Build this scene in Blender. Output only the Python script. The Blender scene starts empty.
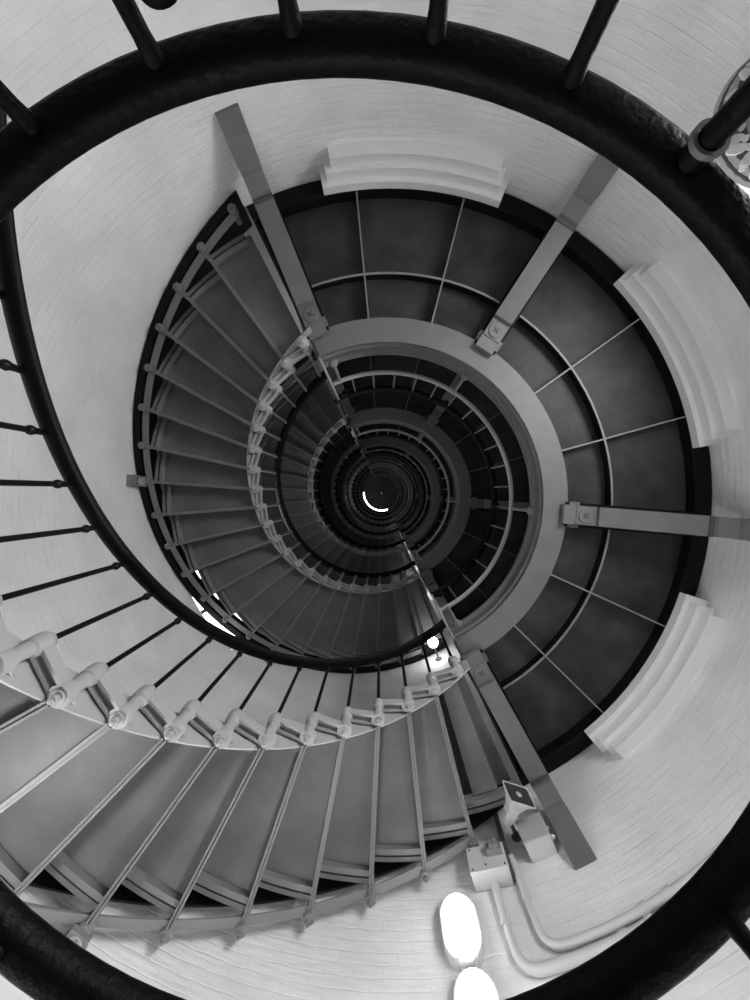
import bpy, bmesh, math, random
from math import sin, cos, pi, radians, sqrt, atan2
from mathutils import Vector, Matrix
random.seed(7)
SC = bpy.context.scene
COL = SC.collection

# ------------------------------------------------------------------ sizes (metres)
F = 375.0                      # focal length in pixels
ZC = 0.25                      # camera height above the floor
CX, CY = -0.05, -0.074         # camera next to the tower axis
HF = 3.9                       # height of one storey
B0 = ZC - 0.22
N = 8                          # storeys
NS = 22
DP = 8.314
RZ = HF / NS
A0 = 115.5                     # angle where every flight starts
RW = 3.22                      # inner radius of the tower wall
RI, RO = 1.69, 3.08            # bolt circles of the flights
TOPZ = B0 + N * HF + 2.3

def P(R, a, z):
    a = radians(a)
    return Vector((R * cos(a), -R * sin(a), z))
def pj(j): return 117.9 + DP * j

# ------------------------------------------------------------------ materials
def new_mat(name, base, rough=0.5, metal=0.0, bump=None, spec=0.5, var=0.0, vscale=6.0):
    m = bpy.data.materials.new(name); m.use_nodes = True
    nt = m.node_tree; b = nt.nodes['Principled BSDF']
    b.inputs['Base Color'].default_value = (base, base, base, 1)
    b.inputs['Roughness'].default_value = rough
    b.inputs['Metallic'].default_value = metal
    b.inputs['Specular IOR Level'].default_value = spec
    tc = nt.nodes.new('ShaderNodeTexCoord')
    if var:
        n = nt.nodes.new('ShaderNodeTexNoise'); n.inputs['Scale'].default_value = vscale
        n.inputs['Detail'].default_value = 5
        nt.links.new(tc.outputs['Object'], n.inputs['Vector'])
        r = nt.nodes.new('ShaderNodeMapRange')
        r.inputs['From Min'].default_value = 0.3; r.inputs['From Max'].default_value = 0.7
        r.inputs['To Min'].default_value = base * (1 - var); r.inputs['To Max'].default_value = base * (1 + var)
        nt.links.new(n.outputs['Fac'], r.inputs['Value'])
        nt.links.new(r.outputs['Result'], b.inputs['Base Color'])
    if bump:
        sc, st, ds = bump
        n = nt.nodes.new('ShaderNodeTexNoise'); n.inputs['Scale'].default_value = sc
        n.inputs['Detail'].default_value = 4
        nt.links.new(tc.outputs['Object'], n.inputs['Vector'])
        bp = nt.nodes.new('ShaderNodeBump'); bp.inputs['Strength'].default_value = st
        bp.inputs['Distance'].default_value = ds
        nt.links.new(n.outputs['Fac'], bp.inputs['Height'])
        nt.links.new(bp.outputs['Normal'], b.inputs['Normal'])
    return m

def emit_mat(name, s):
    m = bpy.data.materials.new(name); m.use_nodes = True
    nt = m.node_tree; b = nt.nodes['Principled BSDF']
    b.inputs['Base Color'].default_value = (.8, .8, .8, 1)
    b.inputs['Emission Color'].default_value = (1, 1, 1, 1)
    b.inputs['Emission Strength'].default_value = s
    return m

def wall_mat():
    m = bpy.data.materials.new('painted_brick'); m.use_nodes = True
    nt = m.node_tree; b = nt.nodes['Principled BSDF']; L = nt.links.new
    uv = nt.nodes.new('ShaderNodeTexCoord')
    wob = nt.nodes.new('ShaderNodeTexNoise'); wob.inputs['Scale'].default_value = 9
    L(uv.outputs['UV'], wob.inputs['Vector'])
    mixv = nt.nodes.new('ShaderNodeVectorMath'); mixv.operation = 'MULTIPLY_ADD'
    L(wob.outputs['Color'], mixv.inputs[0]); mixv.inputs[1].default_value = (.04, .02, 0)
    L(uv.outputs['UV'], mixv.inputs[2])
    br = nt.nodes.new('ShaderNodeTexBrick')
    br.inputs['Scale'].default_value = 1
    br.inputs['Brick Width'].default_value = .205
    br.inputs['Row Height'].default_value = .07
    br.inputs['Mortar Size'].default_value = .006
    br.inputs['Mortar Smooth'].default_value = .6
    br.inputs['Color1'].default_value = (1, 1, 1, 1); br.inputs['Color2'].default_value = (.55, .55, .55, 1)
    br.inputs['Mortar'].default_value = (.25, .25, .25, 1)
    L(mixv.outputs[0], br.inputs['Vector'])
    st = nt.nodes.new('ShaderNodeMapping'); st.inputs['Scale'].default_value = (4, 22, 1)
    L(uv.outputs['UV'], st.inputs['Vector'])
    n1 = nt.nodes.new('ShaderNodeTexNoise'); n1.inputs['Scale'].default_value = 1.0; n1.inputs['Detail'].default_value = 4
    L(st.outputs[0], n1.inputs['Vector'])
    b1 = nt.nodes.new('ShaderNodeBump'); b1.inputs['Strength'].default_value = .42; b1.inputs['Distance'].default_value = .008
    L(br.outputs['Color'], b1.inputs['Height'])
    b2 = nt.nodes.new('ShaderNodeBump'); b2.inputs['Strength'].default_value = .5; b2.inputs['Distance'].default_value = .015
    L(n1.outputs['Fac'], b2.inputs['Height']); L(b1.outputs['Normal'], b2.inputs['Normal'])
    L(b2.outputs['Normal'], b.inputs['Normal'])
    n2 = nt.nodes.new('ShaderNodeTexNoise'); n2.inputs['Scale'].default_value = 2.2; n2.inputs['Detail'].default_value = 6
    L(uv.outputs['UV'], n2.inputs['Vector'])
    r = nt.nodes.new('ShaderNodeMapRange'); r.inputs['From Min'].default_value = .3; r.inputs['From Max'].default_value = .7
    r.inputs['To Min'].default_value = .62; r.inputs['To Max'].default_value = .74
    L(n2.outputs['Fac'], r.inputs['Value']); L(r.outputs['Result'], b.inputs['Base Color'])
    b.inputs['Roughness'].default_value = .55
    return m

M = dict(
    wall=wall_mat(),
    corbel=new_mat('white_masonry', .64, .6, bump=(30, .3, .004)),
    floor=new_mat('stone_floor', .25, .7, bump=(8, .3, .01), var=.15),
    grey=new_mat('grey_paint', .16, .55, bump=(40, .15, .003)),
    lite=new_mat('pale_grey_paint', .32, .5, bump=(40, .15, .003)),
    tread=new_mat('tread_paint', .11, .5, bump=(22, .35, .005), var=.18, vscale=3, spec=.25),
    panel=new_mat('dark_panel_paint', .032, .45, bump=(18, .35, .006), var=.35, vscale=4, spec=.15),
    beam=new_mat('beam_paint', .105, .5, bump=(6, .2, .01), var=.08),
    black=new_mat('black_iron', .004, .45, bump=(60, .9, .004), spec=.06),
    blacks=new_mat('black_rail_and_shade', .006, .4, bump=(60, .3, .003), spec=.1),  # rails, and the black pieces that stand in for shade
    dark=new_mat('dark_iron', .06, .5),
    box=new_mat('enamel_box', .5, .4, bump=(25, .15, .003)),
    boxd=new_mat('grey_lid', .35, .4),
    pvc=new_mat('painted_conduit', .52, .4),
    glass=emit_mat('lamp_glass', 3.6),
    glass2=emit_mat('globe_glass', 16.0),
    glass1=emit_mat('globe_glass_low', 9.0),
    glass3=emit_mat('fill_lamp_glass', 52.0),  # glass of the added fill lamps under the lowest flight
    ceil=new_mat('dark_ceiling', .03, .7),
    hub=new_mat('horn_inside', .03, .4),
    cloth=new_mat('pouch_cloth', .5, .8),
    clothd=new_mat('pouch_dark_cloth', .09, .8),
    leaf=new_mat('pouch_white_print', .85, .8),
)

# ------------------------------------------------------------------ mesh helpers
class MB:
    def __init__(s): s.bm = bmesh.new()
    def prism(s, bottom, top):
        bm = s.bm
        a = [bm.verts.new(p) for p in bottom]; b = [bm.verts.new(p) for p in top]
        n = len(a); bm.faces.new(a); bm.faces.new(b[::-1])
        for i in range(n): bm.faces.new((a[i], b[i], b[(i+1) % n], a[(i+1) % n]))
        return s
    def sweep(s, sections, closed=False):
        """sections: lists of points, joined in order (each a closed loop)"""
        bm = s.bm
        vs = [[bm.verts.new(p) for p in q] for q in sections]
        n = len(vs[0]); K = len(vs)
        for i in range(K if closed else K-1):
            A, B = vs[i], vs[(i+1) % K]
            for k in range(n): bm.faces.new((A[k], A[(k+1) % n], B[(k+1) % n], B[k]))
        if not closed:
            bm.faces.new(vs[0]); bm.faces.new(vs[-1][::-1])
        return s
    def arc(s, prof, a0, a1, step=3.0, zf=None, closed=False):
        """profile [(R,z)] swept round the axis"""
        n = max(1, int(math.ceil(abs(a1-a0)/step)))
        secs = []
        for i in range(n + (0 if closed else 1)):
            a = a0 + (a1-a0)*i/n
            dz = zf(a) if zf else 0
            secs.append([P(R, a, z+dz) for R, z in prof])
        return s.sweep(secs, closed)
    def tube(s, pts, r, seg=12, rr=None):
        pts = [Vector(p) for p in pts]; secs = []
        up = None
        for i, p in enumerate(pts):
            d = (pts[min(i+1, len(pts)-1)] - pts[max(i-1, 0)]).normalized()
            if up is None:
                up = Vector((0, 0, 1)) if abs(d.z) < .9 else Vector((1, 0, 0))
            x = d.cross(up).normalized(); y = x.cross(d).normalized(); up = y
            q = rr[i] if rr else r
            secs.append([p + x*q*cos(2*pi*k/seg) + y*q*sin(2*pi*k/seg) for k in range(seg)])
        return s.sweep(secs)
    def lathe(s, c, prof, seg=16, axis=Vector((0, 0, 1))):
        """prof [(r, t)] around axis starting at c"""
        axis = axis.normalized()
        u = axis.orthogonal().normalized(); v = axis.cross(u); c = Vector(c)
        return s.sweep([[c + axis*t + (u*cos(2*pi*k/seg) + v*sin(2*pi*k/seg))*max(r, .0004) for k in range(seg)] for r, t in prof])
    def box(s, c, x, y, z, hx, hy, hz, tx=1.0):
        """oriented box, centre c, unit axes x y z, half sizes; tx tapers the +z end"""
        c = Vector(c)
        f = lambda k, sz: [c + x*(i*hx*k) + y*(j*hy*k) + z*(sz*hz) for i, j in ((-1,-1),(1,-1),(1,1),(-1,1))]
        return s.prism(f(1, -1), f(tx, 1))
    def build(s, name, m, parent=None, bevel=0, smooth=None, loc=None):
        bm = s.bm
        bmesh.ops.recalc_face_normals(bm, faces=bm.faces)
        org = Vector((0, 0, 0))
        if parent is not None and loc is None: org = wloc(parent)
        if loc is not None: org = Vector(loc)
        for v in bm.verts: v.co -= org
        me = bpy.data.meshes.new(name)
        if smooth is not None:
            for f in bm.faces: f.smooth = True
            for e in bm.edges:
                if len(e.link_faces) != 2 or e.calc_face_angle(0) > radians(smooth): e.smooth = False
        bm.to_mesh(me); bm.free()
        o = bpy.data.objects.new(name, me); COL.objects.link(o)
        me.materials.append(m)
        if parent is not None: o.parent = parent
        else: o.location = org
        if bevel:
            md = o.modifiers.new('Bevel', 'BEVEL'); md.width = bevel; md.segments = 2
            md.limit_method = 'ANGLE'; md.angle_limit = radians(40)
        return o

def wloc(o):
    v = Vector((0, 0, 0))
    while o is not None: v = v + o.location; o = o.parent
    return v
def tag(o, label=None, cat=None, group=None, kind=None):
    if label: o['label'] = label
    if cat: o['category'] = cat
    if group: o['group'] = group
    if kind: o['kind'] = kind
    return o
def thing(name, label, cat, loc, group=None):
    o = bpy.data.objects.new(name, None); COL.objects.link(o)
    o.location = loc; o.empty_display_size = .2
    return tag(o, label, cat, group)
def copy_tree(o, parent=None, depth=9):
    c = o.copy(); COL.objects.link(c); c.parent = parent
    if depth > 0:
        for ch in kids[o.name]: copy_tree(ch, c, depth-1)
    return c

def place(mesh_obj_or_data, name, parent, a=0, z=0, label=None):
    """another copy of a part mesh turned by a degrees round the tower axis and lifted by z"""
    o = bpy.data.objects.new(name, mesh_obj_or_data); COL.objects.link(o)
    o.parent = parent; o.rotation_euler = (0, 0, -radians(a)); o.location = (0, 0, z)
    if label: o['label'] = label
    return o
def mesh_of(mb, name, m, smooth=None):
    o = mb.build(name, m, None, smooth=smooth); me = o.data
    bpy.data.objects.remove(o); me.name = name
    return me

# ------------------------------------------------------------------ tower shell
H = lambda h: h + ZC            # height above camera -> world z
openings = [(200.0, 225.0, H(5.5), H(7.2)), (20.0, 47.0, 0.0, H(2.72))]
for k in (1, 2):
    openings.append((200.0, 225.0, H(5.5)+3*HF*k, H(7.2)+3*HF*k))
T = .62
def shell(R, zt):
    zs = {0.0, zt}; an = set(range(0, 361, 3))
    z = 0
    while z < zt: zs.add(round(z, 4)); z += 1.0
    for a0, a1, z0, z1 in openings: zs |= {z0, z1}; an |= {a0, a1}
    zs = sorted(zs); an = sorted(an)
    return zs, an
def inside(a, z):
    return any(a0 < a < a1 and z0 < z < z1 for a0, a1, z0, z1 in openings)
bm = bmesh.new(); uvl = bm.loops.layers.uv.new('UVMap')
zs, an = shell(RW, TOPZ)
def add(q, uv):
    f = bm.faces.new([bm.verts.new(p) for p in q])
    for l, t in zip(f.loops, uv): l[uvl].uv = t
def au(a): return radians(a) * RW
for i in range(len(an)-1):
    for k in range(len(zs)-1):
        a, b, z0, z1 = an[i], an[i+1], zs[k], zs[k+1]
        if inside((a+b)/2, (z0+z1)/2): continue
        add([P(RW, a, z0), P(RW, b, z0), P(RW, b, z1), P(RW, a, z1)], [(au(a), z0), (au(b), z0), (au(b), z1), (au(a), z1)])
        R = RW+T
        add([P(R, a, z0), P(R, a, z1), P(R, b, z1), P(R, b, z0)], [(au(a), z0), (au(a), z1), (au(b), z1), (au(b), z0)])
for a0, a1, z0, z1 in openings:
    aa = [a for a in an if a0 <= a <= a1]
    for a, b in zip(aa, aa[1:]):
        for z in (z0, z1):
            add([P(RW, a, z), P(RW, b, z), P(RW+T, b, z), P(RW+T, a, z)], [(au(a), z), (au(b), z), (au(b), z+T), (au(a), z+T)])
    for a in (a0, a1):
        add([P(RW, a, z0), P(RW+T, a, z0), P(RW+T, a, z1), P(RW, a, z1)], [(0, z0), (T, z0), (T, z1), (0, z1)])
for a, b in zip(an, an[1:]):
    add([P(RW, a, TOPZ), P(RW, b, TOPZ), P(RW+T, b, TOPZ), P(RW+T, a, TOPZ)], [(0, 0)]*4)
bmesh.ops.remove_doubles(bm, verts=bm.verts, dist=.0005)
bmesh.ops.recalc_face_normals(bm, faces=bm.faces)
me = bpy.data.meshes.new('wall_round')
for f in bm.faces: f.smooth = True
for e in bm.edges:
    if len(e.link_faces) == 2 and e.calc_face_angle(0) > radians(30): e.smooth = False
bm.to_mesh(me); bm.free()
w = bpy.data.objects.new('wall_round', me); COL.objects.link(w); me.materials.append(M['wall'])
tag(w, 'round white painted brick tower wall', 'wall', kind='structure')

o = MB().arc([(0.02, -.2), (RW+T, -.2), (RW+T, 0), (0.02, 0)], 0, 360, 6, closed=True).build('floor', M['floor'])
tag(o, 'pale stone floor at the foot of the tower', 'floor', kind='structure')
# dark ceiling with the opening of the last stair
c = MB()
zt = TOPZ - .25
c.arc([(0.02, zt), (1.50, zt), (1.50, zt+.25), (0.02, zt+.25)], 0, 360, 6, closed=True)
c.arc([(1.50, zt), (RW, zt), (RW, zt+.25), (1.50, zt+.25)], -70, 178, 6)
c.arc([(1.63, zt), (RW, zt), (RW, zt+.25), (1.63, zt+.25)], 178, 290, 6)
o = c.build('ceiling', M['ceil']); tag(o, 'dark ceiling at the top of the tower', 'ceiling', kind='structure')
for i, a in enumerate((20, -62, 105, 200)):
    b = MB(); b.arc([(0.05, zt-.12), (3.1, zt-.12), (3.1, zt), (0.05, zt)], a-1.0, a+1.0, 2)
    tag(b.build('trim_%d' % (i+4), M['grey']), 'radial ceiling rib at the top of the tower', 'rib', kind='structure')

# stepped corbels under the first landing
for i, (a0, a1) in enumerate(((69, 101.5), (9.5, 43.5), (-49.5, -17.5))):
    c = MB()
    for k, (R, zb, zt2) in enumerate(((3.0, 3.60, 3.72), (3.05, 3.51, 3.60), (3.10, 3.42, 3.51))):
        d = k * 1.0
        c.arc([(R, H(zb)), (RW+.02, H(zb)), (RW+.02, H(zt2)), (R, H(zt2))], a0+d, a1-d, 3)
    tag(c.build('trim_%d' % (i+1), M['corbel']), ['stepped white corbel on the wall between the two upper beams',
        'stepped white corbel on the wall at upper right', 'stepped white corbel on the wall at lower right'][i], 'corbel', kind='structure')

# window frames and door frame
for i, (a0, a1, z0, z1) in enumerate([openings[0]] + openings[2:]):
    R = RW + .35
    root = thing('window_%d' % (i+1), 'tall window in the wall beside the stair', 'window', P(R, (a0+a1)/2, z0)); root['kind'] = 'structure'
    f = MB()
    f.arc([(R, z0), (R+.06, z0), (R+.06, z0+.07), (R, z0+.07)], a0, a1)
    f.arc([(R, z1-.07), (R+.06, z1-.07), (R+.06, z1), (R, z1)], a0, a1)
    for a in (a0+.6, (a0+a1)/2, a1-.6):
        f.arc([(R, z0+.05), (R+.05, z0+.05), (R+.05, z1-.05), (R, z1-.05)], a-.55, a+.55)
    f.build('window_frame', M['dark'], root)
a0, a1, z0, z1 = openings[1]; R = RW+.3
root = thing('door_1', 'open doorway in the tower wall at right', 'door', P(R, (a0+a1)/2, z0)); root['kind'] = 'structure'
f = MB()
f.arc([(R, z1-.08), (R+.1, z1-.08), (R+.1, z1), (R, z1)], a0, a1)
for a in (a0+.7, a1-.7): f.arc([(R, z0), (R+.1, z0), (R+.1, z1-.08), (R, z1-.08)], a-.7, a+.7)
f.build('door_frame', M['lite'], root)

# ------------------------------------------------------------------ stair flight (prototype part meshes, built at angle 0)
def rect_arc(mb, R0, R1, z0, z1, a0, a1, st=3): return mb.arc([(R0, z0), (R1, z0), (R1, z1), (R0, z1)], a0, a1, st)
# tread: bottom level z=0, from angle 0 (front) to DP (back)
t = MB()
rect_arc(t, 1.80, 2.97, .035, .06, -.8, DP+.3)                         # plate
rect_arc(t, 1.755, 1.81, .0, .06, -.8, DP+.3)                         # inner end
me_tread = mesh_of(t, 'tread', M['tread'])
t = MB()
rect_arc(t, 1.80, 2.97, .20, .22, -.8, DP+1.5); rect_arc(t, 1.78, 2.86, .04, .07, 2.2, 7.0); rect_arc(t, 1.80, 2.84, .07, .20, 2.3, 2.6); rect_arc(t, 1.80, 2.84, .07, .20, 6.6, 6.9)
me_last = mesh_of(t, 'tread', M['tread'])
t = MB()                                                               # outer bars
rect_arc(t, 2.875, 2.925, -.005, .06, .3, DP); rect_arc(t, 2.955, 2.995, .008, .045, .3, DP); rect_arc(t, 2.92, 2.96, .04, .045, .3, DP)
me_endf = mesh_of(t, 'end_frame', M['grey'])
t = MB()                                                               # nosing rod with a groove, at the back of the tread
def radial_bar(mb, R0, R1, a, w, z0, z1, off=0):
    u = P(1, a, 0); n = Vector((u.y, -u.x, 0)); q = []
    ps = [u*R0 + n*(off-w/2), u*R1 + n*(off-w/2), u*R1 + n*(off+w/2), u*R0 + n*(off+w/2)]
    mb.prism([p + Vector((0, 0, z0)) for p in ps], [p + Vector((0, 0, z1)) for p in ps])
radial_bar(t, 1.72, 3.05, DP, .011, -.035, .0, -.010)
radial_bar(t, 1.72, 3.05, DP, .011, -.035, .0, .010)
radial_bar(t, 1.74, 3.05, DP, .036, -.020, .035)
me_rod = mesh_of(t, 'nosing_bar', M['grey'])
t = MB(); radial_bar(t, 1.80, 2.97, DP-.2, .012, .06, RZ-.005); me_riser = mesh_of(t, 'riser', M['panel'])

# link: race-track plate between two sleeves at the inner edge
def racetrack(mb, a, b, r, z0, z1):
    d = (b-a).normalized(); n = Vector((-d.y, d.x, 0)); loop = []
    for k in range(9):
        g = pi/2 + pi*k/8; loop.append(a + d*(r*cos(g)) + n*(r*sin(g)))
    for k in range(9):
        g = -pi/2 + pi*k/8; loop.append(b + d*(r*cos(g)) + n*(r*sin(g)))
    mb.prism([p + Vector((0, 0, z0)) for p in loop], [p + Vector((0, 0, z1)) for p in loop])
a_, b_ = P(RI, 0, 0), P(RI, DP, 0)
t = MB(); racetrack(t, a_, b_, .036, .014, .05)
d_ = (b_-a_).normalized(); n_ = Vector((-d_.y, d_.x, 0))
for s in (-1, 1):                                                      # raised edges leave a groove down the middle
    c_ = (a_+b_)/2 + n_*s*.029 + Vector((0, 0, .004))
    t.box(c_, d_, n_, Vector((0, 0, 1)), (b_-a_).length/2, .008, .016)
me_link = mesh_of(t, 'link', M['lite'])
t = MB()                                                               # sleeve from z=0 (bolt) to RZ
t.lathe(P(RI, 0, -.012), [(.052, 0), (.054, .01), (.054, .055), (.040, .062), (.034, .066), (.034, RZ-.02), (.044, RZ-.012), (.048, RZ+.03), (.048, RZ+.06), (.036, RZ+.085), (.02, RZ+.10)], 20)
me_sleeve = mesh_of(t, 'sleeve', M['lite'], 35)
t = MB()
t.lathe(P(RI, 0, -.020), [(.034, 0), (.036, .003), (.036, .008)], 20)
t.lathe(P(RI, 0, -.042), [(.021, 0), (.023, .004), (.023, .022)], 6)
t.lathe(P(RI, 0, -.056), [(.010, 0), (.012, .003), (.012, .02)], 10)
me_nut = mesh_of(t, 'nut', M['lite'], 35)
t = MB()
t.lathe(P(RO, 0, -.045), [(.040, 0), (.044, .006), (.044, .075), (.028, .083), (.028, RZ+.02)], 16)
t.lathe(P(RO, 0, -.070), [(.020, 0), (.022, .004), (.022, .025)], 6)
t.lathe(P(RO, 0, -.083), [(.010, 0), (.010, .015)], 8)
me_outer = mesh_of(t, 'outer_bolt', M['grey'], 35)
RAILH = .90
t = MB()
t.lathe(P(RI, 0, RZ+.07), [(.014, 0), (.014, RAILH-.20)], 10)
t.lathe(P(RI, 0, RZ+RAILH-.135), [(.014, 0), (.022, .01), (.024, .022), (.016, .04), (.014, .10)], 10)
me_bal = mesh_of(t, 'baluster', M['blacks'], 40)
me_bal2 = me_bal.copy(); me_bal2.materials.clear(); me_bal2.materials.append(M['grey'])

def oval(R, z, w, h, n=14):
    return [(R + w*cos(2*pi*k/n), z + h*sin(2*pi*k/n)) for k in range(n)]
def zline(a): return RZ * (a - pj(0)) / DP
kids = {}
flight_labels = [
 'lowest flight of grey iron treads, pale link brackets and black handrail',
 'second iron flight up, dark treads on the left of the large half landing',
 'third iron flight up, seen inside the curl of the second flight',
 'fourth iron flight up, narrow ring of treads inside the third flight',
 'fifth iron flight up, small ring of treads near the centre',
 'sixth iron flight up, tiny ring of treads close round the centre',
 'seventh iron flight up, second thinnest ring of treads at the centre',
 'topmost iron flight, thinnest ring of treads round the dark centre']
def make_flight(n):
    zb = B0 + HF*(n-1) - .11
    root = thing('stair_flight', flight_labels[n-1], 'staircase', (0, 0, zb), 'flights of the spiral staircase')
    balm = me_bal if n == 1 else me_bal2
    for j in range(NS):
        a = pj(j); zj = (j+1)*RZ
        if j < NS-1:
            tr = place(me_tread, 'tread', root, a, zj)
            place(me_endf, 'end_frame', tr)
            if j == NS-2: tr.data = me_last
            for me_, nm in (() if j == NS-2 else ((me_rod, 'nosing_bar'), (me_riser, 'riser'))) + (((me_link, 'link'),) if n < 6 else ()):
                if n > 4 and nm == 'riser': continue
                place(me_, nm, tr)
        sl = place(me_sleeve, 'sleeve', root, a, zj-RZ)
        if n < 4: place(me_nut, 'nut', sl)
        if j < NS-1: ob = place(me_outer, 'outer_bolt', root, a, zj-RZ)
        if n > 1 or j > 1: place(balm, 'baluster', root, a, zj-RZ)
    off = Vector((0, 0, zb))
    h = MB(); a1, a2 = (pj(2)-1.5 if n == 1 else A0-1), A0+180
    h.arc(oval(RI-.02, RZ+RAILH-.02, .055, .030), a1, a2, 2.5, zline)
    sv = {}
    for mb, nm, mt in ((h, 'handrail', M['blacks']),):
        o = mb.build(nm, mt, None, smooth=50); o.parent = root; o['label'] = 'black handrail'
    # inner stringer with a small triangular hole under every sleeve
    bmm = bmesh.new()
    for j in range(NS):
        a = pj(j); 
        for R_, s_ in ((1.745, 1),):
            aL, aR = a-DP/2, a+DP/2
            f = lambda aa, dz: P(R_, aa, zline(aa)+dz)
            tp = .21 if n == 1 else .10
            out = [f(aL, -.01), f(a, -.01), f(aR, -.01), f(aR, tp), f(a, tp), f(aL, tp)]
            tri = [f(a+1.3, .055), f(a+2.9, .035), f(a+1.5, .018)]
            V = [bmm.verts.new(p) for p in out]; W_ = [bmm.verts.new(p) for p in tri]
            # stitched by hand around the hole
            for q in ((V[0], V[1], W_[2], W_[0], V[4], V[5]), (V[1], V[2], W_[1], W_[2]), (V[2], V[3], V[4], W_[0], W_[1])):
                bmm.faces.new(q)
    bmesh.ops.remove_doubles(bmm, verts=bmm.verts, dist=.0005)
    me2 = bpy.data.meshes.new('inner_stringer'); bmm.to_mesh(me2); bmm.free(); me2.materials.append(M['lite'])
    o = bpy.data.objects.new('inner_stringer', me2); COL.objects.link(o); o.parent = root
    sm = o.modifiers.new('Solid', 'SOLIDIFY'); sm.thickness = .012; sm.offset = 0
    s2 = MB(); s2.arc([(3.06, -.01), (3.08, -.01), (3.08, .045), (3.06, .045)], pj(0), pj(NS-2), 2, zline)
    s2.arc([(3.00, -.01), (3.07, -.01), (3.07, .0), (3.00, .0)], pj(0), pj(NS-2), 2, zline)
    o = s2.build('outer_stringer', M['grey']); o.parent = root
    s3 = MB(); s3.arc(([(3.115, .17), (3.135, .17), (3.135, .42), (3.115, .42)] if n == 1 else [(3.12, -.0), (3.205, -.0), (3.205, .03), (3.14, .03), (3.14, .35), (3.12, .35)]), pj(0)-2, pj(NS-1), 2, zline)  # black strip paints the shadow band between stair and wall
    o = s3.build('wall_shade_strip', M['blacks']); o.parent = root; o['label'] = 'black strip along the wall standing in for shade'
    # anchors to the wall
    for j in (7, 14):
        a = pj(j); z = j*RZ
        m_ = MB()
        radial_bar(m_, RO-.02, RW-.02, a, .13, -.075+z, -.035+z)
        radial_bar(m_, RW-.05, RW+.03, a, .15, -.20+z, .0+z)
        o = m_.build('wall_anchor', M['grey'], bevel=.006); o.parent = root
        q = MB(); c0 = P(RO+.02, a, z-.11)
        q.lathe(P(RO+.035, a, z-.082), [(.045, 0), (.047, .004), (.047, .008)], 18)
        q.lathe(P(RO+.035, a, z-.108), [(.024, 0), (.027, .004), (.027, .03)], 6)
        q_ = q.build('nut', M['lite'], None, smooth=35); q_.parent = o
    return root
flights = [make_flight(n) for n in range(1, N+1)]

# ------------------------------------------------------------------ half landings
LA0, LA1 = A0-180, A0
landing_labels = [
 'largest half landing, dark coffered underside on grey beams above the lowest flight',
 'second half landing up, dark panels seen inside the ring of the largest landing',
 'third half landing up, grey ring inside the second landing',
 'fourth half landing up, narrow grey ring',
 'fifth half landing up, thin grey ring near the centre',
 'sixth half landing up, thin ring close to the centre',
 'seventh half landing up, second thinnest ring at the centre',
 'topmost half landing, thinnest ring round the dark centre']
BEAMS = (A0-3.2, 57.0, -4.6, LA0+3.2)
def beam_mesh():
    b = MB()
    prof = [(1.70, -.02), (1.71, -.05), (2.02, -.05), (2.03, -.085), (2.86, -.30), (2.92, -.30), (2.93, -.33), (3.03, -.42), (3.04, -.45), (3.12, -.62), (3.22, -.80), (3.22, -.50), (3.0, -.2), (2.7, .03), (1.70, .03)]
    w = .075; u = Vector((1, 0, 0)); nn = Vector((0, 1, 0))
    def slab(pts, hw):
        b.prism([u*R + nn*(-hw) + Vector((0, 0, z)) for R, z in pts], [u*R + nn*hw + Vector((0, 0, z)) for R, z in pts])
    slab(prof, .028)                                                  # web
    low = prof[:11]
    for (p, q) in zip(low, low[1:]):                                   # bottom flange, plate by plate
        pass
    up = [(R + .0, z + .022) for R, z in low]; low = [(R, z-.006) for R, z in low]
    slab(low + up[::-1], .092)
    slab([(1.78, .0), (3.0, .0), (3.0, .03), (1.78, .03)], .07)
    slab([(3.06, -.47), (3.195, -.80), (3.22, -.80), (3.22, -.46)], .096)
    return mesh_of(b, 'beam', M['beam'])
me_beam = beam_mesh()
b = MB()
b.box(Vector((1.915, 0, -.056)), Vector((1, 0, 0)), Vector((0, 1, 0)), Vector((0, 0, 1)), .085, .088, .008)
b.lathe((1.915, 0, -.074), [(.066, 0), (.070, .004), (.070, .016)], 28)
b.lathe((1.83, .115, -.012), [(.014, 0), (.016, .02)], 6)
b.lathe((1.83, -.115, -.012), [(.014, 0), (.016, .02)], 6)
b.box(Vector((1.83, 0, -.002)), Vector((1, 0, 0)), Vector((0, 1, 0)), Vector((0, 0, 1)), .05, .125, .006)
me_plate = mesh_of(b, 'bolt_plate', M['beam'], 35)
b = MB()
for g in (40, 130):
    d = Vector((cos(radians(g)), sin(radians(g)), 0)); e = Vector((-d.y, d.x, 0))
    b.box(Vector((1.915, 0, -.076)), d, e, Vector((0, 0, 1)), .036, .006, .004)
d_ = Vector((1, 0, -.23)).normalized()
me_cross = mesh_of(b, 'cross_slot', M['dark'])
b = MB(); b.prism([Vector((R, y, z)) for R, y, z in ((2.875, -.094, -.315), (2.915, -.094, -.315), (2.915, .094, -.315), (2.875, .094, -.315))],
                  [Vector((R, y, z)) for R, y, z in ((2.875, -.094, -.29), (2.915, -.094, -.29), (2.915, .094, -.29), (2.875, .094, -.29))])
me_strap = mesh_of(b, 'strap', M['dark'])
b = MB(); b.box(Vector((2.38, 0, .01)), Vector((1, 0, 0)), Vector((0, 1, 0)), Vector((0, 0, 1)), .64, .118, .012); me_topf = mesh_of(b, 'shaded_top_flange', M['blacks'])  # flange coloured black to paint the shade along both beam edges
RR = 1.43; LRZ = .60; HRZ = 1.22
b = MB(); b.lathe(P(RR, 0, LRZ), [(.011, 0), (.011, HRZ-LRZ)], 8); me_lbal = mesh_of(b, 'baluster', M['grey'], 40)
b = MB()                                                               # post that carries the lower rail at each beam
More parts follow.
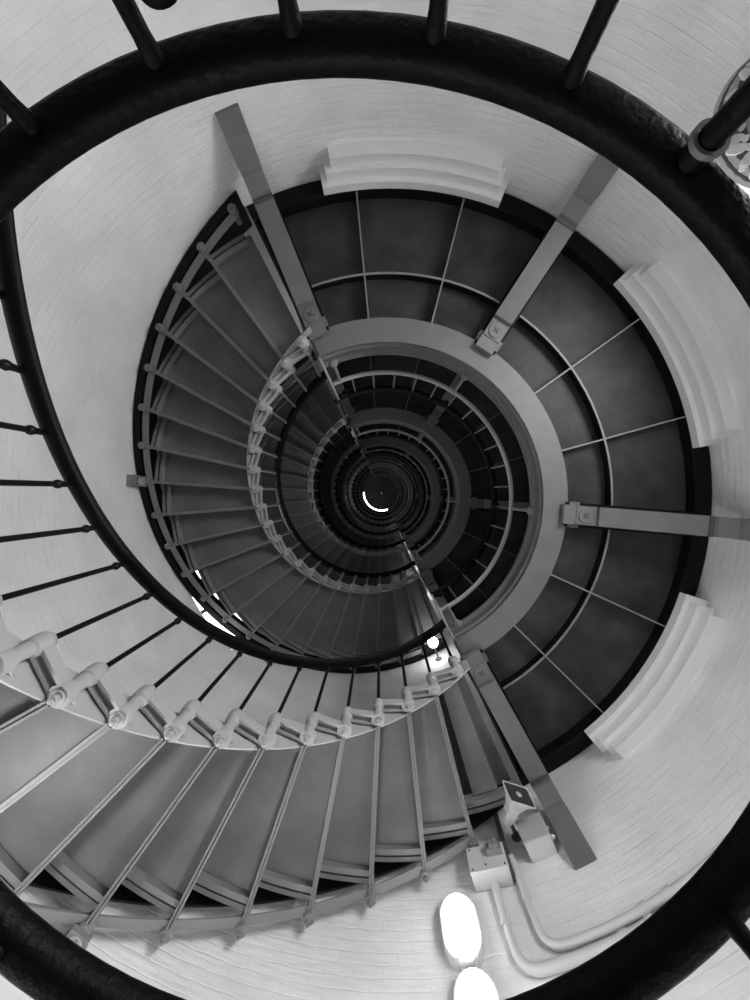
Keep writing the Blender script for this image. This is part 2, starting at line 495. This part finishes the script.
b.tube([P(1.56, 0, .26), P(1.50, 0, .30), P(RR+.01, 0, .42), P(RR, 0, LRZ)], .016, 10)
b.lathe(P(1.52, 0, .22), [(.02, 0), (.045, .012), (.048, .035), (.03, .06), (.01, .065)], 16)
me_post = mesh_of(b, 'rail_post', M['grey'], 40)
b = MB(); b.lathe(P(RR, 0, HRZ-.12), [(.01, 0), (.04, .02), (.052, .05), (.04, .085), (.015, .1)], 16); me_ball = mesh_of(b, 'rail_ball', M['blacks'], 40)
me_prad = None
b = MB(); radial_bar(b, 1.77, 3.02, 0, .014, -.0, .11); me_rib = mesh_of(b, 'rib', M['grey'])

def make_landing(n):
    zb = B0 + HF*n
    root = thing('landing', landing_labels[n-1], 'landing', (0, 0, zb), 'half landings of the spiral staircase')
    def put(mb, nm, mt, smooth=None, label=None, bevel=0, parent=root):
        o = mb.build(nm, mt, None, smooth=smooth, bevel=bevel); o.parent = parent
        if label: o['label'] = label
        return o
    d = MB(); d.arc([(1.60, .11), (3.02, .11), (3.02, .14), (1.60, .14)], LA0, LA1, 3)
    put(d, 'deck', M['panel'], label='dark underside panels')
    f = MB()
    f.arc([(1.535, .0), (1.77, .0), (1.77, .030), (1.60, .034), (1.60, .25), (1.575, .25), (1.575, .28), (1.51, .28), (1.51, .245), (1.535, .235), (1.545, .22), (1.545, .12), (1.525, .11), (1.525, .08), (1.545, .07), (1.545, .03), (1.535, .02)], LA0, LA1, 2.5)
    put(f, 'rim', M['beam'], label='pale grey inner rim')
    e = MB(); e.arc([(2.99, .0), (3.02, .0), (3.02, .06), (3.205, .06), (3.205, .09), (3.02, .09), (3.02, .14), (2.99, .14)], LA0, LA1, 3)  # rim plus a black strip painting the shaded slot at the wall
    put(e, 'outer_rim_shade', M['blacks'], label='outer rim with black strip standing in for shade at the wall')
    for k in range(1, 9):
        place(me_rib, 'rib', root, LA0 + 20*k)
    g = MB(); g.arc([(2.190, .002), (2.208, .002), (2.208, .014), (2.190, .014)], LA0, LA1, 3)
    put(g, 'ring_rib', M['grey'])
    g = MB(); g.arc([(2.196, .014), (2.202, .014), (2.202, .11), (2.196, .11)], LA0, LA1, 3); put(g, 'rib_shade', M['blacks'], label='black web painting the shade above the ring rib')  # coloured black as the shadow next to the ring rib
    for a in (LA0+.25, LA1-.25):
        g = MB(); radial_bar(g, 1.55, 3.0, a, .02, -.03, .12); put(g, 'edge_bar', M['panel'])
    for a in BEAMS:
        bo = place(me_beam, 'beam', root, a)
        bp = place(me_plate, 'bolt_plate', bo); place(me_topf, 'shaded_top_flange', bo)
        if n < 3: place(me_cross, 'cross_slot', bo); place(me_strap, 'strap', bo)
    lr = MB(); lr.arc(oval(RR, LRZ, .026, .02, 12), LA0, LA1, 2.5); put(lr, 'lower_rail', M['lite'], 50, 'pale grey lower rail')
    hr = MB(); hr.arc(oval(RR, HRZ, .045, .028, 12), LA0, LA1, 2.5); put(hr, 'handrail', M['blacks'], 50, 'black handrail')
    for a in (LA1-4.5, 57, -4.6, LA0+4.5):
        place(me_post, 'rail_post', root, a)
        place(me_ball, 'rail_ball', root, a)
    for k in range(1, 18):
        place(me_lbal, 'baluster', root, LA0 + 10*k)
    for a in (LA0+.4, LA1-.4):                                         # flat end newels
        u = P(1, a, 0); nv = Vector((u.y, -u.x, 0)); g = MB()
        pts = [(1.56, .02), (1.56, .28), (RR+.03, HRZ-.02), (RR-.03, HRZ-.02), (RR-.04, LRZ-.02), (1.50, .25), (1.52, .02)]
        g.prism([u*R + nv*(-.012) + Vector((0, 0, z)) for R, z in pts], [u*R + nv*.012 + Vector((0, 0, z)) for R, z in pts])
        put(g, 'newel', M['lite'])
    return root
landings = [make_landing(n) for n in range(1, N+1)]

# ------------------------------------------------------------------ guard railing round the camera
RH = H(.55)
gc = Vector((CX - .072, CY + .112, 0))
root = thing('guard_railing', 'round black iron guard railing very close to the viewer', 'railing', (gc.x, gc.y, 0))
R0g = .752
GP = lambda r, a, z: gc + P(r, a, z)
hr = MB(); secs = []
for i in range(96):
    a = 360*i/96
    secs.append([GP(R0g + .033*(abs(cos(g))**.7)*(1 if cos(g) > 0 else -1), a, RH + .024*(abs(sin(g))**.7)*(1 if sin(g) > 0 else -1)) for g in [2*pi*k/16 for k in range(16)]])
hr.sweep(secs, True); hr.build('handrail', M['black'], root, smooth=60)
br = MB(); secs = []
for i in range(96):
    a = 360*i/96
    secs.append([GP(R0g + q*.03, a, .03 + s_*.03) for q, s_ in ((-1,-1),(1,-1),(1,1),(-1,1))])
br.sweep(secs, True); br.build('base_ring', M['black'], root)
for k in range(24):
    a = 48.8 + 15*k; q0 = .0165 if k == 0 else .0125
    q = MB(); q.lathe(GP(R0g+.0, a, .05), [(q0, 0), (q0, RH-.10), (q0+.002, RH-.08), (q0+.006, RH-.05)], 14)
    q.build('baluster', M['black'], root, smooth=40)
# small round rosette on the bar at upper left
c0 = GP(R0g, 105.2, RH-.092)
q = MB(); q.lathe(c0 - Vector((0, 0, .012)), [(.010, 0), (.026, .004), (.030, .012), (.026, .020), (.010, .024)], 20)
q.tube([c0, GP(R0g, 108.8, RH-.092)], .006, 8)
q.build('rosette', M['black'], root, smooth=40)

# ------------------------------------------------------------------ patterned pouch hanging from the railing
bc = GP(R0g+.022, 48.8, RH-.045)
pc = GP(.845, 45.0, RH-.045)
root = thing('round_pouch', 'round patterned cloth pouch hanging from a railing post at upper right', 'pouch', pc)
u = (P(1, 45, 0)*-.15 + Vector((0, 0, -1))).normalized()              # faces the viewer
ux = P(1, 48.8, 0); ux = (ux - u*ux.dot(u)).normalized(); uy = u.cross(ux)
q = MB(); q.lathe(pc - u*.018, [(.03, 0), (.064, .004), (.082, .010), (.089, .018), (.083, .026), (.055, .034), (.01, .04)], 40, u)
q.build('body', M['cloth'], root, smooth=50)
def patch(cx, cy, rx, ry, rot, h=.022, n=12):
    pts = []
    for k in range(n):
        g = 2*pi*k/n; x, y = rx*cos(g), ry*sin(g)
        x, y = x*cos(rot)-y*sin(rot), x*sin(rot)+y*cos(rot)
        pts.append((cx+x, cy+y))
    return pts
def lens_h(x, y):
    r = sqrt(x*x+y*y)
    pr = [(.0, .022), (.01, .022), (.05, .018), (.082, .010), (.089, .002)]
    for (r0, h0), (r1, h1) in zip(pr, pr[1:]):
        if r <= r1: return h0 + (h1-h0)*(r-r0)/(r1-r0)
    return .001
def add_patch(mb, pts, lift):
    f = [pc + ux*x + uy*y + u*(lens_h(x, y)+lift) for x, y in pts]
    g = [pc + ux*x + uy*y + u*(lens_h(x, y)-.002) for x, y in pts]
    mb.prism(g, f)
q = MB()
for k in range(36):                                                    # dark patterned rim band
    g0, g1 = 2*pi*k/36, 2*pi*(k+1)/36
    add_patch(q, [(r*cos(g), r*sin(g)) for r, g in ((.060, g0), (.086, g0), (.086, g1), (.060, g1))], .0008)
q.build('rim_band', M['clothd'], root)
q = MB()
for k in range(26):
    g = 2*pi*k/26 + random.uniform(-.05, .05)
    add_patch(q, patch(.074*cos(g), .074*sin(g), .011, .0055, g+random.uniform(-.7, .7)), .0016)
    add_patch(q, patch(.064*cos(g+.1), .064*sin(g+.1), .0045, .003, g+1), .0016)
q.build('leaf_print', M['leaf'], root)
q = MB()
zc_ = RH-.05; cc = GP(R0g, 48.8, zc_); secs = []
for k in range(24):
    g = 2*pi*k/24; d = Vector((cos(g), sin(g), 0))
    secs.append([cc + d*(.0215+.003*x) + Vector((0, 0, .004*y)) for x, y in ((-1,-1),(1,-1),(1,1),(-1,1))])
q.sweep(secs, True)
q.tube([cc + (pc-cc).normalized()*.024, (cc+pc)/2 + Vector((0, 0, .004)), pc - (pc-cc).normalized()*.08], .004, 8)
q.build('strap', M['beam'], root)

# ------------------------------------------------------------------ lamps on the wall below the landing
def onwall(a, h, R=RW):
    """local frame on the wall: point, outward-into-room normal, tangent, up"""
    p = P(R, a, H(h)); n = -P(1, a, 0); return p, n, n.cross(Vector((0, 0, 1))), Vector((0, 0, 1))
def bulkhead(a, h, label, lens='glass'):
    p, n, t_, up = onwall(a, h)
    root = thing('wall_lamp', label, 'lamp', p + up*(-.25), 'twin bulkhead lamps on the wall')
    def cap(hw, hh, d0, d1, k=1.0, seg=10):
        lo, hi = [], []
        for s_, cy_ in ((1, hh-hw), (-1, -(hh-hw))):
            for i in range(seg+1):
                g = pi*i/seg if s_ == 1 else pi + pi*i/seg
                lo.append(p + t_*(hw*cos(g)) + up*(cy_+hw*sin(g)) + n*d0)
                hi.append(p + t_*(hw*k*cos(g)) + up*(cy_*k+hw*k*sin(g)) + n*d1)
        return lo, hi
    b = MB(); b.prism(*cap(.140, .215, -.01, .095)); b.build('housing', M['box'], root, bevel=.008)
    b = MB(); l0, h0 = cap(.120, .195, .095, .145, .90); b.prism(l0, h0); b.build('lens', M[lens], root, bevel=.02)
    g = MB()
    for x in (-.045, .045):
        g.tube([p + t_*x*1.1 + up*.205 + n*.09, p + t_*x + up*.17 + n*.157, p + t_*x - up*.17 + n*.157, p + t_*x*1.1 - up*.205 + n*.09], .005, 8)
    g.build('guard', M['box'], root)
    return root
bulkhead(279.7, 2.68, 'upper of the two glowing bulkhead lamps on the wall at the bottom')
bulkhead(280.0, 2.22, 'lower of the two glowing bulkhead lamps, cut by the bottom edge')

bulkhead(262, 1.0, 'added unseen bulkhead lamp low on the wall under the middle of the lowest flight', 'glass3')  # added out of view to brighten the lowest flight from below
bulkhead(218, .80, 'added unseen bulkhead lamp low on the wall under the foot of the lowest flight', 'glass3')  # second added fill lamp, also out of view

def globe(n, a, R, h, label):
    p, nn, t_, up = onwall(a, h)
    g = P(R, a, H(h))
    root = thing('globe_lamp', label, 'lamp', p, 'globe lamps under the landings')
    b = MB(); b.lathe(p - nn*(-.0) , [(.06, -.01), (.06, .02), (.03, .04)], 16, nn); b.tube([p + nn*.02, p + nn*.09, g + up*.10], .012, 8)
    b.lathe(g + up*.06, [(.05, 0), (.05, .03), (.02, .05)], 16)
    b.build('arm', M['dark'], root, smooth=40)
    b = MB(); r = .095
    b.lathe(g - up*r, [(r*sin(pi*i/12), r - r*cos(pi*i/12)) for i in range(13)], 20)
    b.build('globe', M['glass1' if n == 0 else 'glass2'], root, smooth=80)
gl = ['glowing round lamp beside the end of the second flight', 'glowing lamp beside the end of the third flight',
      'glowing lamp beside the end of the fourth flight', 'glowing lamp beside the end of the fifth flight', 'glowing lamp beside the end of the sixth flight', 'glowing lamp beside the end of the seventh flight']
for n in range(6):
    globe(n, 288.6, 2.88, 6.95 + HF*n, gl[n])

# ------------------------------------------------------------------ boxes, horn speaker, conduits
Z = Vector((0, 0, 1))
p, n_, t_, up = onwall(285.6, 3.04)
root = thing('junction_box', 'larger white junction box with a switch on it, left of the horn speaker', 'electrical box', p - up*.09)
tl = (t_*cos(.05) + up*sin(.05)).normalized(); ul = (up*cos(.05) - t_*sin(.05)).normalized()
b = MB(); b.box(p + n_*.085, tl, ul, n_, .155, .10, .080); b.build('body', M['box'], root, bevel=.01)
b = MB(); b.box(p + n_*.17, tl, ul, n_, .157, .102, .008); b.build('lid', M['box'], root, bevel=.004)
sw = p + n_*.20 + tl*-.07 + ul*.03
b = MB(); b.box(sw, tl, ul, n_, .065, .035, .03); b.box(sw + n_*.035 + tl*.0, tl, ul, n_, .03, .02, .02); b.box(sw + n_*.03 - tl*.03, tl, ul, n_, .016, .03, .035)
b.build('switch', M['grey'], root, bevel=.006)
for x, y in ((-.13, -.08), (.13, -.08), (.13, .08), (-.13, .08), (.02, -.06)):
    b = MB(); b.lathe(p + n_*.176 + tl*x + ul*y, [(.007, 0), (.007, .005)], 8, n_); b.build('screw', M['black'], root)
p, n_, t_, up = onwall(293.9, 3.14)
root = thing('junction_box', 'smaller white junction box between the horn speaker and the lower beam', 'electrical box', p - up*.09)
b = MB(); b.box(p + n_*.09, t_, up, n_, .115, .10, .095); b.build('body', M['box'], root, bevel=.015)
b = MB(); b.box(p + n_*.19, t_, up, n_, .118, .103, .008); b.build('lid', M['boxd'], root, bevel=.005)
for y in (-.04, .04):
    b = MB(); b.lathe(p + n_*.09 - t_*.10 + up*y, [(.02, 0), (.02, .03), (.012, .05)], 10, -t_); b.build('cable_gland', M['box'], root, smooth=40)
# horn speaker
p, n_, t_, up = onwall(291.2, 3.62)
hc = P(2.78, 294.2, H(3.20))                                           # mouth centre
ax = (Vector((CX, CY, ZC)) - hc).normalized(); ax = Vector((.36, -.93, -.10)).normalized()
root = thing('horn_speaker', 'small square mouthed horn loudspeaker above the junction boxes', 'loudspeaker', p)
hx = (t_ - ax*t_.dot(ax)).normalized(); hy = ax.cross(hx).normalized()
ang = radians(0); hx, hy = hx*cos(ang)+hy*sin(ang), hy*cos(ang)-hx*sin(ang)
def rr(c, hw, hh):
    pts = []
    cr = min(hw, hh)*.22
    for sx, sy, g0 in ((1, 1, 0), (-1, 1, 90), (-1, -1, 180), (1, -1, 270)):
        for k in range(4):
            g = radians(g0 + 30*k); pts.append(c + hx*(sx*(hw-cr)+cr*cos(g)) + hy*(sy*(hh-cr)+cr*sin(g)))
    return pts
b = MB()
secs = [rr(hc - ax*.20, .045, .045), rr(hc - ax*.14, .05, .045), rr(hc - ax*.06, .085, .060), rr(hc, .125, .10),
        rr(hc + ax*.004, .125, .10), rr(hc + ax*.004, .115, .09), rr(hc - ax*.05, .072, .050), rr(hc - ax*.10, .03, .03)]
b.sweep(secs); b.build('horn', M['box'], root, smooth=40)
b = MB(); b.sweep([rr(hc + ax*.002, .113, .088), rr(hc - ax*.045, .076, .053), rr(hc - ax*.085, .03, .03)]); b.build('throat', M['hub'], root, smooth=50)
b = MB(); b.lathe(hc - ax*.09, [(.012, 0), (.012, .07), (.03, .078), (.03, .09), (.015, .10)], 16, ax); b.build('tweeter', M['boxd'], root, smooth=40)
b = MB(); b.lathe(hc - ax*.29, [(.02, 0), (.05, .01), (.055, .03), (.055, .09), (.04, .10)], 18, ax); b.build('driver', M['boxd'], root, smooth=40)
b = MB(); pb = P(RW, 291.2, H(3.30)); b.tube([hc - ax*.24, hc - ax*.24 + (pb - hc + ax*.24)*.5, pb], .018, 8); b.lathe(pb + n_*(-.01), [(.05, 0), (.05, .015), (.02, .03)], 16, n_)
b.build('bracket', M['dark'], root)

# conduits
def cpt(a, h, d=.035): return P(RW-d, a, H(h))
def bend(pts, k=8):
    out = [pts[0]]
    for a, b_, c in zip(pts, pts[1:], pts[2:]):
        r = min((a-b_).length, (c-b_).length, .16)
        s_, e = b_ + (a-b_).normalized()*r, b_ + (c-b_).normalized()*r
        for i in range(k+1):
            t = i/k; out.append(s_*(1-t)**2 + b_*2*t*(1-t) + e*t*t)
    out.append(pts[-1]); return out
def conduit(a, htop, hlow, aend, r, label, sub):
    c1 = cpt(a, htop); c2 = cpt(a+.3, hlow)
    ring = [cpt(a + 8 + i*3, hlow + sub*0) for i in range(int((aend-a-8)/3)+1)]
    pts = bend([c1, c2, cpt(a+8, hlow)]) + ring[1:]
    b = MB(); b.tube(pts, r, 14)
    o = b.build('conduit', M['pvc'], None, smooth=50, loc=c2)
    tag(o, label, 'conduit', 'conduits along the wall')
    cl = MB(); cl.lathe(cpt(a+.12, (htop+hlow)/2) - Z*.015, [(r+.007, 0), (r+.007, .03)], 14)
    q = cl.build('clamp', M['box'], None, smooth=40, loc=c2); q.parent = o; q.location = (0, 0, 0)
    for aa in (a+13, a+16.5):
        pq = cpt(aa, hlow); tg = (cpt(aa+1, hlow)-pq).normalized()
        cl = MB(); cl.lathe(pq - tg*.03, [(r+.008, 0), (r+.008, .06)], 14, tg)
        q = cl.build('clamp', M['box'], None, smooth=40, loc=c2); q.parent = o; q.location = (0, 0, 0)
conduit(285.6, 2.97, 2.38, 405, .033, 'left painted conduit dropping from the larger junction box and curving along the wall', 0)
conduit(289.2, 3.12, 2.46, 405, .028, 'right painted conduit dropping between the boxes and curving along the wall', 0)
b = MB(); b.tube(bend([cpt(284.2, 2.86), cpt(283.4, 2.74), cpt(281.4, 2.62)]), .016, 10)
tag(b.build('lamp_cable', M['pvc'], None, smooth=50, loc=cpt(283.4, 2.74)), 'short pale cable from the junction box to the upper bulkhead lamp', 'cable')
b = MB(); b.tube(bend([cpt(288.6, 2.95), cpt(288.8, 3.25), cpt(289.4, 3.7)]), .022, 10)
tag(b.build('riser_cable', M['dark'], None, smooth=50, loc=cpt(288.8, 3.25)), 'dark cable climbing the wall between the two junction boxes', 'cable')

# ------------------------------------------------------------------ light
wd = bpy.data.worlds.new('World'); SC.world = wd; wd.use_nodes = True
bg = wd.node_tree.nodes['Background']; bg.inputs['Color'].default_value = (1, 1, 1, 1); bg.inputs['Strength'].default_value = 3.0
def area(a, z, R, sx, sy, e, name):
    l = bpy.data.lights.new(name, 'AREA'); l.shape = 'RECTANGLE'; l.size = sx; l.size_y = sy; l.energy = e
    o = bpy.data.objects.new(name, l); COL.objects.link(o); o.location = P(R, a, z)
    n = -P(1, a, 0); o.rotation_euler = n.to_track_quat('-Z', 'Z').to_euler()
    return o
area(33.5, 1.4, RW+.75, 1.3, 2.5, 70, 'door_daylight')
for k in range(3):
    area(212.5, H(6.45)+3*HF*k, RW+.7, 1.0, 1.4, 8, 'window_daylight')

# ------------------------------------------------------------------ camera
cam = bpy.data.cameras.new('camera'); co = bpy.data.objects.new('camera', cam); COL.objects.link(co)
cam.sensor_fit = 'VERTICAL'; cam.sensor_height = 36; cam.sensor_width = 27; cam.lens = F/1000*36
cam.clip_start = .01
fw = Vector((-6/F, 8/F, 1)).normalized()
rt = (Vector((1, 0, 0)) - fw*fw.x).normalized(); upv = rt.cross(fw)
upv = -fw.cross(rt)
Mx = Matrix((( rt.x, upv.x, -fw.x), (rt.y, upv.y, -fw.y), (rt.z, upv.z, -fw.z)))
co.matrix_world = Matrix.Translation((CX, CY, ZC)) @ Mx.to_4x4()
SC.camera = co
vs = SC.view_settings; vs.view_transform = 'Standard'; vs.look = 'None'; vs.exposure = 1.6; vs.gamma = 1; vs.use_curve_mapping = False
